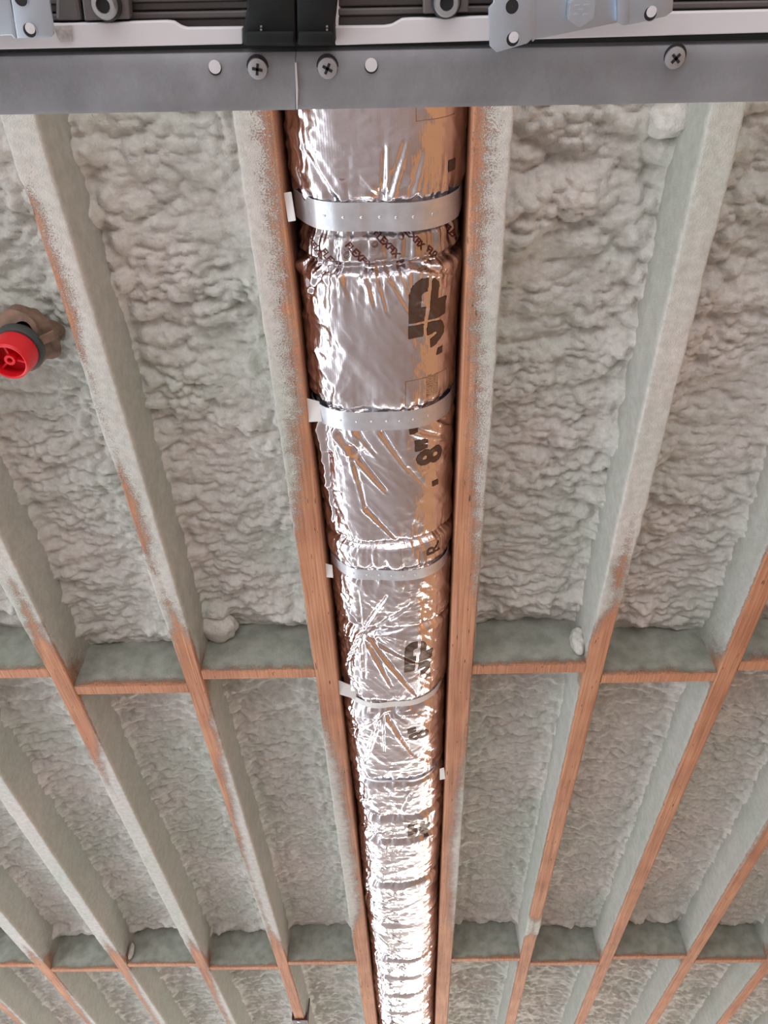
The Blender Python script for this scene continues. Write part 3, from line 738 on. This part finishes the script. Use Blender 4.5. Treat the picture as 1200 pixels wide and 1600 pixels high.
strap(331, .052, 'wide grey metal strap around the duct next to the printed foil tape', tab=[(443, 302), (455, 300), (463, 342), (451, 344)])
strap(648, .048, 'wide pale metal strap between the big logo and the number 8 on the duct', tilt=-.01, tab=[(476, 622), (499, 628), (504, 655), (480, 656)])
strap(888, .036, 'narrower pale strap around the duct below the printed R', tab=[(508, 881), (519, 884), (521, 899), (510, 898)])
strap(1093, .026, 'thin white twisted strap around the duct, level just below the upper block row', tilt=-.04, thick=.002, mat='tab', tab=[(527, 1063), (557, 1075), (557, 1089), (530, 1081)])
strap(1213, .012, 'narrow strap around the duct with white clip end by the right beam', tab=[(687, 1202), (694, 1200), (696, 1213), (687, 1215)])

# ------------------------------------------------------------------ red-capped sprinkler
sp_c = unproj(13, 566, H-.005); sx_, sy_ = sp_c[0], sp_c[1]; zc = H-.005
spr = empty('sprinkler_head', (sx_, sy_, zc)); tag(spr, 'round red plastic protective cap on a black fitting hanging out of the foam', 'sprinkler')
def lt(name, prof, mat, z=0, close=False, seg=40):
    b = lathe_bm(prof, seg)
    if close: disc_close(b)
    bmesh.ops.translate(b, verts=b.verts, vec=(0, 0, z)); return bm_obj(name, b, mat, spr, smooth=True)
lt('cap', [(.0265, .0), (.0285, -.001), (.0315, .002), (.0350, .036), (.0345, .040), (.030, .042), (.0, .042)], M['red'])
lt('cap_inside', [(.0265, .0), (.0270, .004), (.0295, .030), (.0, .031)], M['red'])
for k in range(3):
    b = box_bm(.004, .027, -.0018, .0018, .012, .030, .0006); bmesh.ops.rotate(b, verts=b.verts, cent=(0, 0, 0), matrix=Matrix.Rotation(math.radians(20+120*k), 3, 'Z')); bm_obj('rib', b, M['red'], spr)
lt('hub', [(.0045, .006), (.0085, .006), (.0090, .010), (.0080, .030), (.0045, .030), (.0040, .012), (.0045, .006)], M['red'], seg=24)
lt('collar', [(.0, .041), (.0375, .041), (.040, .045), (.040, .058), (.036, .064), (.030, .066), (.026, .095), (.0, .095)], M['pipe'])
b = lathe_bm([(.032, .066), (.040, .070), (.043, .080), (.036, .092), (.044, .102), (.040, .125), (.0, .13)], 40)
for v in b.verts:
    a_ = math.atan2(v.co.y, v.co.x); k_ = 1+.22*math.sin(a_*2+v.co.z*60)+.10*math.sin(a_*5-v.co.z*90); v.co.x *= k_; v.co.y *= k_; v.co.z += .006*math.sin(a_*3)
bm_obj('torn_wrap', b, M['wrap'], spr, smooth=True)
b = box_bm(.026, .060, -.014, .002, .056, .062, .002)
for v in b.verts: v.co.z += .35*(v.co.x-.03)+.005*math.sin(v.co.x*200); v.co.y -= .3*(v.co.x-.03)
bm_obj('torn_flap', b, M['wrap'], spr, smooth=True)
spr.scale = (1.32, 1.32, 1.25)

# ------------------------------------------------------------------ maroon bracket on joist b1
yb_ = YV(1593, H, 470); bk = empty('joist_bracket', (JX['b1'], yb_, H)); tag(bk, 'dark maroon steel bracket hooked around a joist at the bottom of the photo', 'bracket')
bm_obj('saddle', box_bm(-.042, .046, -.02, .07, -.010, -.002, .002), M['maroon'], bk)
bm_obj('side_plate', prism_bm([(0, -.02), (0, .07), (.12, .07), (.13, .055), (.05, .02), (0.01, -.02)], 0, .006, .001), M['maroon'], bk)
sp_ = bk.children[-1]; sp_.rotation_euler = (0, math.radians(-90), 0); sp_.location = (.044, 0, -.004)
bm_obj('side_plate', box_bm(-.044, -.038, -.02, .07, -.004, .04, .001), M['maroon'], bk)
b = lathe_bm([(.004, 0), (.009, 0), (.009, -.003), (.004, -.004)], 16); disc_close(b); bmesh.ops.translate(b, verts=b.verts, vec=(-.004, .0, -.010)); bm_obj('bolt_head', b, M['zinc'], bk)
# slumped foam drips
def blob(u, v, z0, rx, ry, rz, label, seed):
    c = unproj(u, v, z0); b = bmesh.new(); bmesh.ops.create_icosphere(b, subdivisions=4, radius=1)
    for q in b.verts:
        n = .13*math.sin(q.co.x*3+seed+q.co.y*2)+.09*math.sin(q.co.y*5+seed*2+q.co.z*3)+.05*math.sin(q.co.z*9+seed+q.co.x*7)
        q.co = Vector((q.co.x*rx*(1+n), q.co.y*ry*(1+n), q.co.z*rz*(1+n*.5)))
    o = bm_obj('foam_drip', b, M['foam'], None, smooth=True, loc=c); tag(o, label, 'foam drip'); return o
blob(903, 1002, H+.075, .022, .032, .045, 'finger of foam hanging in the corner beside the first joist right of the duct', 2)
blob(205, 1486, H+.05, .012, .012, .04, 'small white foam drip against the lower blocks, bay left of the third joist', 4)
blob(338, 978, H+.135, .062, .050, .040, 'fat foam lump in the block corner, first bay left of the duct', 6)
blob(1052, 182, H+.13, .050, .035, .035, 'large smooth foam blister by the first joist right of the duct, near the rail', 8)

# ------------------------------------------------------------------ steel rail, white trims, brackets above the opening
ZR = .47
def U(u, v, z=ZR): p = unproj(u, v, z); return (p[0], p[1])
def rail(name, u0, u1, label, ext0, ext1):
    r_ = empty(name, (0, 0, 0)); tag(r_, label, 'rail')
    vt = lambda u: 86+(66-86)*u/1200.; vb = lambda u: 184+(157-184)*u/1200.
    p = [U(u0, vt(u0)), U(u1, vt(u1)), U(u1, vb(u1)), U(u0, vb(u0))]
    if ext0: d = (np.array(p[0])-np.array(p[1])); d /= np.linalg.norm(d); p[0] = tuple(np.array(p[0])+d*ext0); p[3] = tuple(np.array(p[3])+d*ext0)
    if ext1: d = (np.array(p[1])-np.array(p[0])); d /= np.linalg.norm(d); p[1] = tuple(np.array(p[1])+d*ext1); p[2] = tuple(np.array(p[2])+d*ext1)
    # angle profile: web (visible underside), rolled near edge, return flanges going up
    a = np.array(p[0]); b = np.array(p[1]); c = np.array(p[3]); n_ = (c-a); L = np.linalg.norm(n_); n_ = n_/L
    prof = [(.0, .045), (.0, .005), (.001, .0012), (.0035, 0), (.007, -.0004), (L*.30, -.0006), (L*.5, .0002), (L*.72, -.0004), (L-.003, 0), (L-.0005, .001), (L, .004), (L, .030),
            (L-.002, .030), (L-.002, .005), (L-.004, .0025), (.006, .0025), (.002, .006), (.002, .045)]
    c2 = np.array(p[2]); nx = 40; P = np.zeros((nx, len(prof), 3))
    for i in range(nx):
        t = i/(nx-1); o_ = a*(1-t)+b*t; n_ = (c*(1-t)+c2*t-o_)/L
        for j, (dd, z) in enumerate(prof): q = o_+n_*dd; P[i, j] = (q[0], q[1], ZR+z)
    me = raw_mesh('channel', P.reshape(-1, 3), grid_quads(nx, len(prof), wrap=True), True); me.set_sharp_from_angle(angle=math.radians(30))
    link('channel', me, M['steel'], r_)
    return r_, a, b
rl, a1, b1 = rail('steel_rail', 0, 461.5, 'dull grey steel rail left of the seam, under the white trim', .75, 0)
rr_, a2, b2 = rail('steel_rail', 462.3, 1200, 'dull grey steel rail right of the seam, under the white trim', 0, .75)
# hangers out at the ends carry the rails
for root, x in ((rl, -.85), (rr_, .85)):
    yy = .07 if x < 0 else .085
    bm_obj('drop_hanger', box_bm(x-.015, x+.015, yy-.0, yy+.03, ZR+.003, H-.002, .001), M['steel'], root)
def phillips(u, v, root, rad=.0052, rot=0.0):
    x, y = U(u, v); s = empty('screw', (x, y, ZR-.0006)); s.parent = root
    b = lathe_bm([(rad, .0), (rad*.96, -.0008), (rad*.6, -.0014), (.0001, -.0016)], 24); disc_close(b); h_ = bm_obj('head', b, M['screw'], None, smooth=True)
    return s, h_
def screw(u, v, root, rad=.0054, rot=0.0):
    x, y = U(u, v); b = lathe_bm([(rad, .0005), (rad, -.0008), (rad*.93, -.0016), (rad*.5, -.0022), (.0001, -.0023)], 26); disc_close(b)
    h_ = bm_obj('screw', b, M['screw'], root, smooth=True, loc=(x, y, ZR-.0002))
    b = bmesh.new()
    for k in (0, 1):
        c_ = box_bm(-rad*.52, rad*.52, -rad*.13, rad*.13, -.0027, -.0012); bmesh.ops.rotate(c_, verts=c_.verts, cent=(0, 0, 0), matrix=Matrix.Rotation(rot+k*math.pi/2, 3, 'Z'))
        me = bpy.data.meshes.new('t'); c_.to_mesh(me); c_.free(); b.from_mesh(me)
    bm_obj('cross_slot', b, M['dark'], h_)
    b = lathe_bm([(rad*1.10, 0), (rad*1.10, -.0003), (rad*.9, -.0004)], 24); disc_close(b)
    bm_obj('countersink', b, M['dark'], h_, loc=(0, -.0009, 0))
def plug(u, v, root):
    x, y = U(u, v); b = lathe_bm([(.0033, 0), (.0033, -.0008), (.0001, -.0009)], 20); disc_close(b); o = bm_obj('plugged_hole', b, M['white'], root, loc=(x, y, ZR-.0004))
    b = lathe_bm([(.0036, 0), (.0036, -.0005), (.0001, -.0006)], 20); disc_close(b); bm_obj('hole_edge', b, M['dark'], o, loc=(0, .0006, .0))
screw(403, 107, rl, rot=.2); screw(512, 106, rr_, rot=.5); screw(1054, 90, rr_, rot=.75); plug(336, 104, rl); plug(580, 101, rr_)
b = prism_bm([U(461, 97), U(463.5, 97), U(466, 140), U(465, 170), U(463.5, 170)], ZR-.0012, ZR-.0002); bm_obj('paint_chip', b, M['white'], rr_)
# dark strip painting the shaded gap between rail and trim
st_ = tag(bm_obj('gap_shade_strip', prism_bm([U(-600, 78), U(-600, 108), U(1800, 68), U(1800, 38)], ZR+.0065, ZR+.018), M['gap_shade']), 'dark strip painting the shadow line between the white trim and the grey rail', 'shade_strip')
ZW = ZR-.004
def poly_thing(name, pts, z0, z1, mat, label, cat, bev=.0006, parent=None):
    b = prism_bm([U(u, v, z0) for u, v in pts], z0, z1, bev); o = bm_obj(name, b, mat, parent)
    if label: tag(o, label, cat)
    return o
wl = poly_thing('aluminium_trim', [(-500, 89), (379, 69), (379, 43), (290, 44), (281, 41), (270, 34), (258, 33), (0, 40), (-500, 52)], ZW+.004, ZW+.009, M['white'], 'white aluminium trim strip left of the black end caps', 'trim')
wr_ = poly_thing('aluminium_trim', [(524, 71), (1200, 51), (1700, 38), (1700, 2), (1200, 16), (640, 29), (628, 30), (621, 34), (612, 39), (600, 41), (523, 42)], ZW+.004, ZW+.009, M['white'], 'white aluminium trim strip right of the black end caps', 'trim')
poly_thing('tape_patch', [(84, 41), (111, 40), (113, 65), (95, 66), (90, 60)], ZW+.0034, ZW+.0042, M['residue'], None, None, 0, wl)
# black end caps
for (pts, lab, tx) in (([(388, -60), (385, 20), (379, 45), (380, 72), (462, 72), (461, 0), (459, -60)], 'black plastic end cap left of the dark joint', 408), ([(461.5, -60), (463, 0), (464, 72), (524, 71), (522, 40), (526, 5), (528, -60)], 'black plastic end cap right of the dark joint', 511)):
    e_ = empty('end_cap', (0, 0, 0)); tag(e_, lab, 'end cap', 'black end caps')
    bm_obj('shell', prism_bm([U(u, v, ZR-.010) for u, v in pts], ZR-.010, ZR+.006, .0015), M['black'], e_, smooth=True)
    bm_obj('lip', prism_bm([U(u, v, ZR-.0125) for u, v in [(pts[2][0]+(4 if tx < 450 else 1), 50), (pts[2][0]+(4 if tx < 450 else 1), 69), (pts[2][0]+(80 if tx < 450 else 57), 69), (pts[2][0]+(80 if tx < 450 else 57), 50)]] if tx < 450 else [U(u, v, ZR-.0125) for u, v in [(466, 50), (466, 69), (521, 68), (520, 50)]], ZR-.0125, ZR-.009, .001), M['black'], e_, smooth=True)
    for q in range(4):
        bm_obj('moulded_mark', prism_bm([U(u, v, ZR-.0105) for u, v in ((tx-1.5, 40+q*5), (tx-1.5, 43+q*5), (tx+1.5, 43+q*5), (tx+1.5, 40+q*5))], ZR-.0108, ZR-.0098), M['steel'], e_)
# ridged dark profiles behind
def ridge(u0, u1, ext0, ext1, label):
    e_ = empty('door_profile', (0, 0, 0)); tag(e_, label, 'door profile', 'ridged profiles behind the trim')
    z = ZR+.006
    for (va, vb_, dz, m_) in ((46, 27, .012, 'ridge'), (26, 14, .008, 'ridge'), (13, -1, .014, 'ridge'), (-2, -12, .006, 'ridge'), (-13, -60, .012, 'ridge'), (-61, -120, .016, 'ridge')):
        sk = lambda v, u: v-(u-600)*.019
        pts = [U(u0-ext0, sk(va, u0-ext0), z), U(u1+ext1, sk(va, u1+ext1), z), U(u1+ext1, sk(vb_, u1+ext1), z), U(u0-ext0, sk(vb_, u0-ext0), z)]
        bm_obj('rib', prism_bm(pts, z+dz*.5, z+.03, .0008), M[m_], e_)
    return e_
ridge(0, 385, 500, 0, 'brown grey ridged door profile left of the black end caps'); ridge(528, 1200, 0, 500, 'brown grey ridged door profile right of the black end caps')
# tabs with socket bolts
for (pts, bx, by, lab) in (([(118, -80), (132, 33), (203, 30), (196, -80)], 166, 6, 'small grey tab with socket bolt, between the white left bracket and the end caps'), ([(661, -80), (661, 22), (732, 19), (734, -80)], 697, 2, 'small grey tab with socket bolt, just right of the black end caps')):
    e_ = empty('bolt_tab', (0, 0, 0)); tag(e_, lab, 'bolt', 'grey tabs with socket bolts')
    bm_obj('tab_plate', prism_bm([U(u, v, ZR+.001) for u, v in pts], ZR+.001, ZR+.008, .0008), M['ridge'], e_)
    x, y = U(bx, by, ZR)
    b = lathe_bm([(.0078, .001), (.0078, -.001), (.0068, -.002)], 28); disc_close(b); bm_obj('washer', b, M['dark'], e_, loc=(x, y, ZR))
    b = lathe_bm([(.0064, -.001), (.0066, -.004), (.0056, -.0062), (.0036, -.0064), (.0032, -.003), (.0001, -.003)], 28); bm_obj('bolt_head', b, M['screw'], e_, smooth=True, loc=(x, y, ZR))
    b = bmesh.new(); bmesh.ops.create_circle(b, cap_ends=True, segments=6, radius=.0034); bmesh.ops.translate(b, verts=b.verts, vec=(0, 0, -.0052)); bm_obj('hex_socket', b, M['dark'], e_, loc=(x, y, ZR))
poly_thing('door_roller_cover', [(86, -80), (86, 33), (128, 33), (112, -80)], ZR+.002, ZR+.008, M['ridge'], 'rounded grey housing between the left zinc bracket and the bolt tab', 'housing', .002)
# zinc brackets
ZB = ZR-.016
def bracket_plate(pts, name, parent, z=ZB, th=.002, rot=None):
    b = prism_bm([U(u, v, z) for u, v in pts], z, z+th, .0004); return bm_obj(name, b, M['zinc'], parent, smooth=True)
def hole(u, v, parent, z=ZB, rad=.0032, lit=False):
    x, y = U(u, v, z); b = lathe_bm([(rad, -.0002), (rad*1.12, -.0002), (rad*1.12, -.0005), (rad, -.0005), (rad, -.0002)], 22); o = bm_obj('hole_rim', b, M['zinc'], parent, loc=(x, y, z))
    b = lathe_bm([(rad, 0), (rad, -.0003), (.0001, -.0003)], 22); bm_obj('bolt_hole', b, M['dark'], o)
    if lit:
        b = lathe_bm([(rad*.78, 0), (rad*.78, -.0005), (.0001, -.0006)], 20); bm_obj('trim_seen_through', b, M['white'], o, loc=(.0004, -.0008, 0))
bl = empty('zinc_bracket', (0, 0, 0)); tag(bl, 'bluish zinc plated bracket over the left end of the white trim', 'bracket', 'zinc plated brackets')
bracket_plate([(-90, -60), (-90, 60), (18, 55), (22, 60), (26, 60), (6, -60)], 'plate', bl, ZB+.004)
bracket_plate([(8, -60), (27, 60), (79, 58), (84, 53), (70, -60)], 'plate', bl)
hole(47, 47, bl, lit=True); hole(33, -2, bl)
br = empty('zinc_bracket', (0, 0, 0)); tag(br, 'pale zinc bracket with hex bolt and hooked left tab over the white trim', 'bracket', 'zinc plated brackets')
bracket_plate([(763, 12), (765, 72), (776, 82), (824, 68), (834, 58), (829, -40), (771, -40), (771, 4)], 'hooked_tab', br, ZB-.002)
bracket_plate([(832, 62), (845, 60), (972, 34), (972, -60), (832, -60)], 'plate', br, ZB+.004)
bracket_plate([(965, -60), (966, 36), (975, 40), (983, 38), (982, -60)], 'rib_fold', br, ZB-.001, .005)
bracket_plate([(826, -60), (832, 66), (838, 60), (834, -60)], 'rib_fold', br, ZB-.001, .006)
bracket_plate([(981, -60), (982, 39), (1040, 26), (1051, 18), (1057, -60)], 'plate', br, ZB+.001)
hole(800, 10, br, ZB-.002); hole(801, 61, br, ZB-.002, lit=True); hole(1016, 21, br, ZB+.001, lit=True)
x, y = U(906, 14, ZB+.004); b = bmesh.new(); bmesh.ops.create_cone(b, cap_ends=True, segments=6, radius1=.0075, radius2=.0078, depth=.005); bmesh.ops.bevel(b, geom=b.edges[:], offset=.0005, segments=2, affect='EDGES')
hx = bm_obj('hex_bolt', b, M['zinc'], br, smooth=True, loc=(x, y, ZB+.0015))
for (xx, yy) in ((-.0026, -.002), (.002, -.0022), (-.0026, .0016), (.002, .0018), (-.0004, -.0002)):
    bm_obj('raised_mark', box_bm(xx-.0012, xx+.0012, yy-.0004, yy+.0004, -.0031, -.0024), M['zinc'], hx)
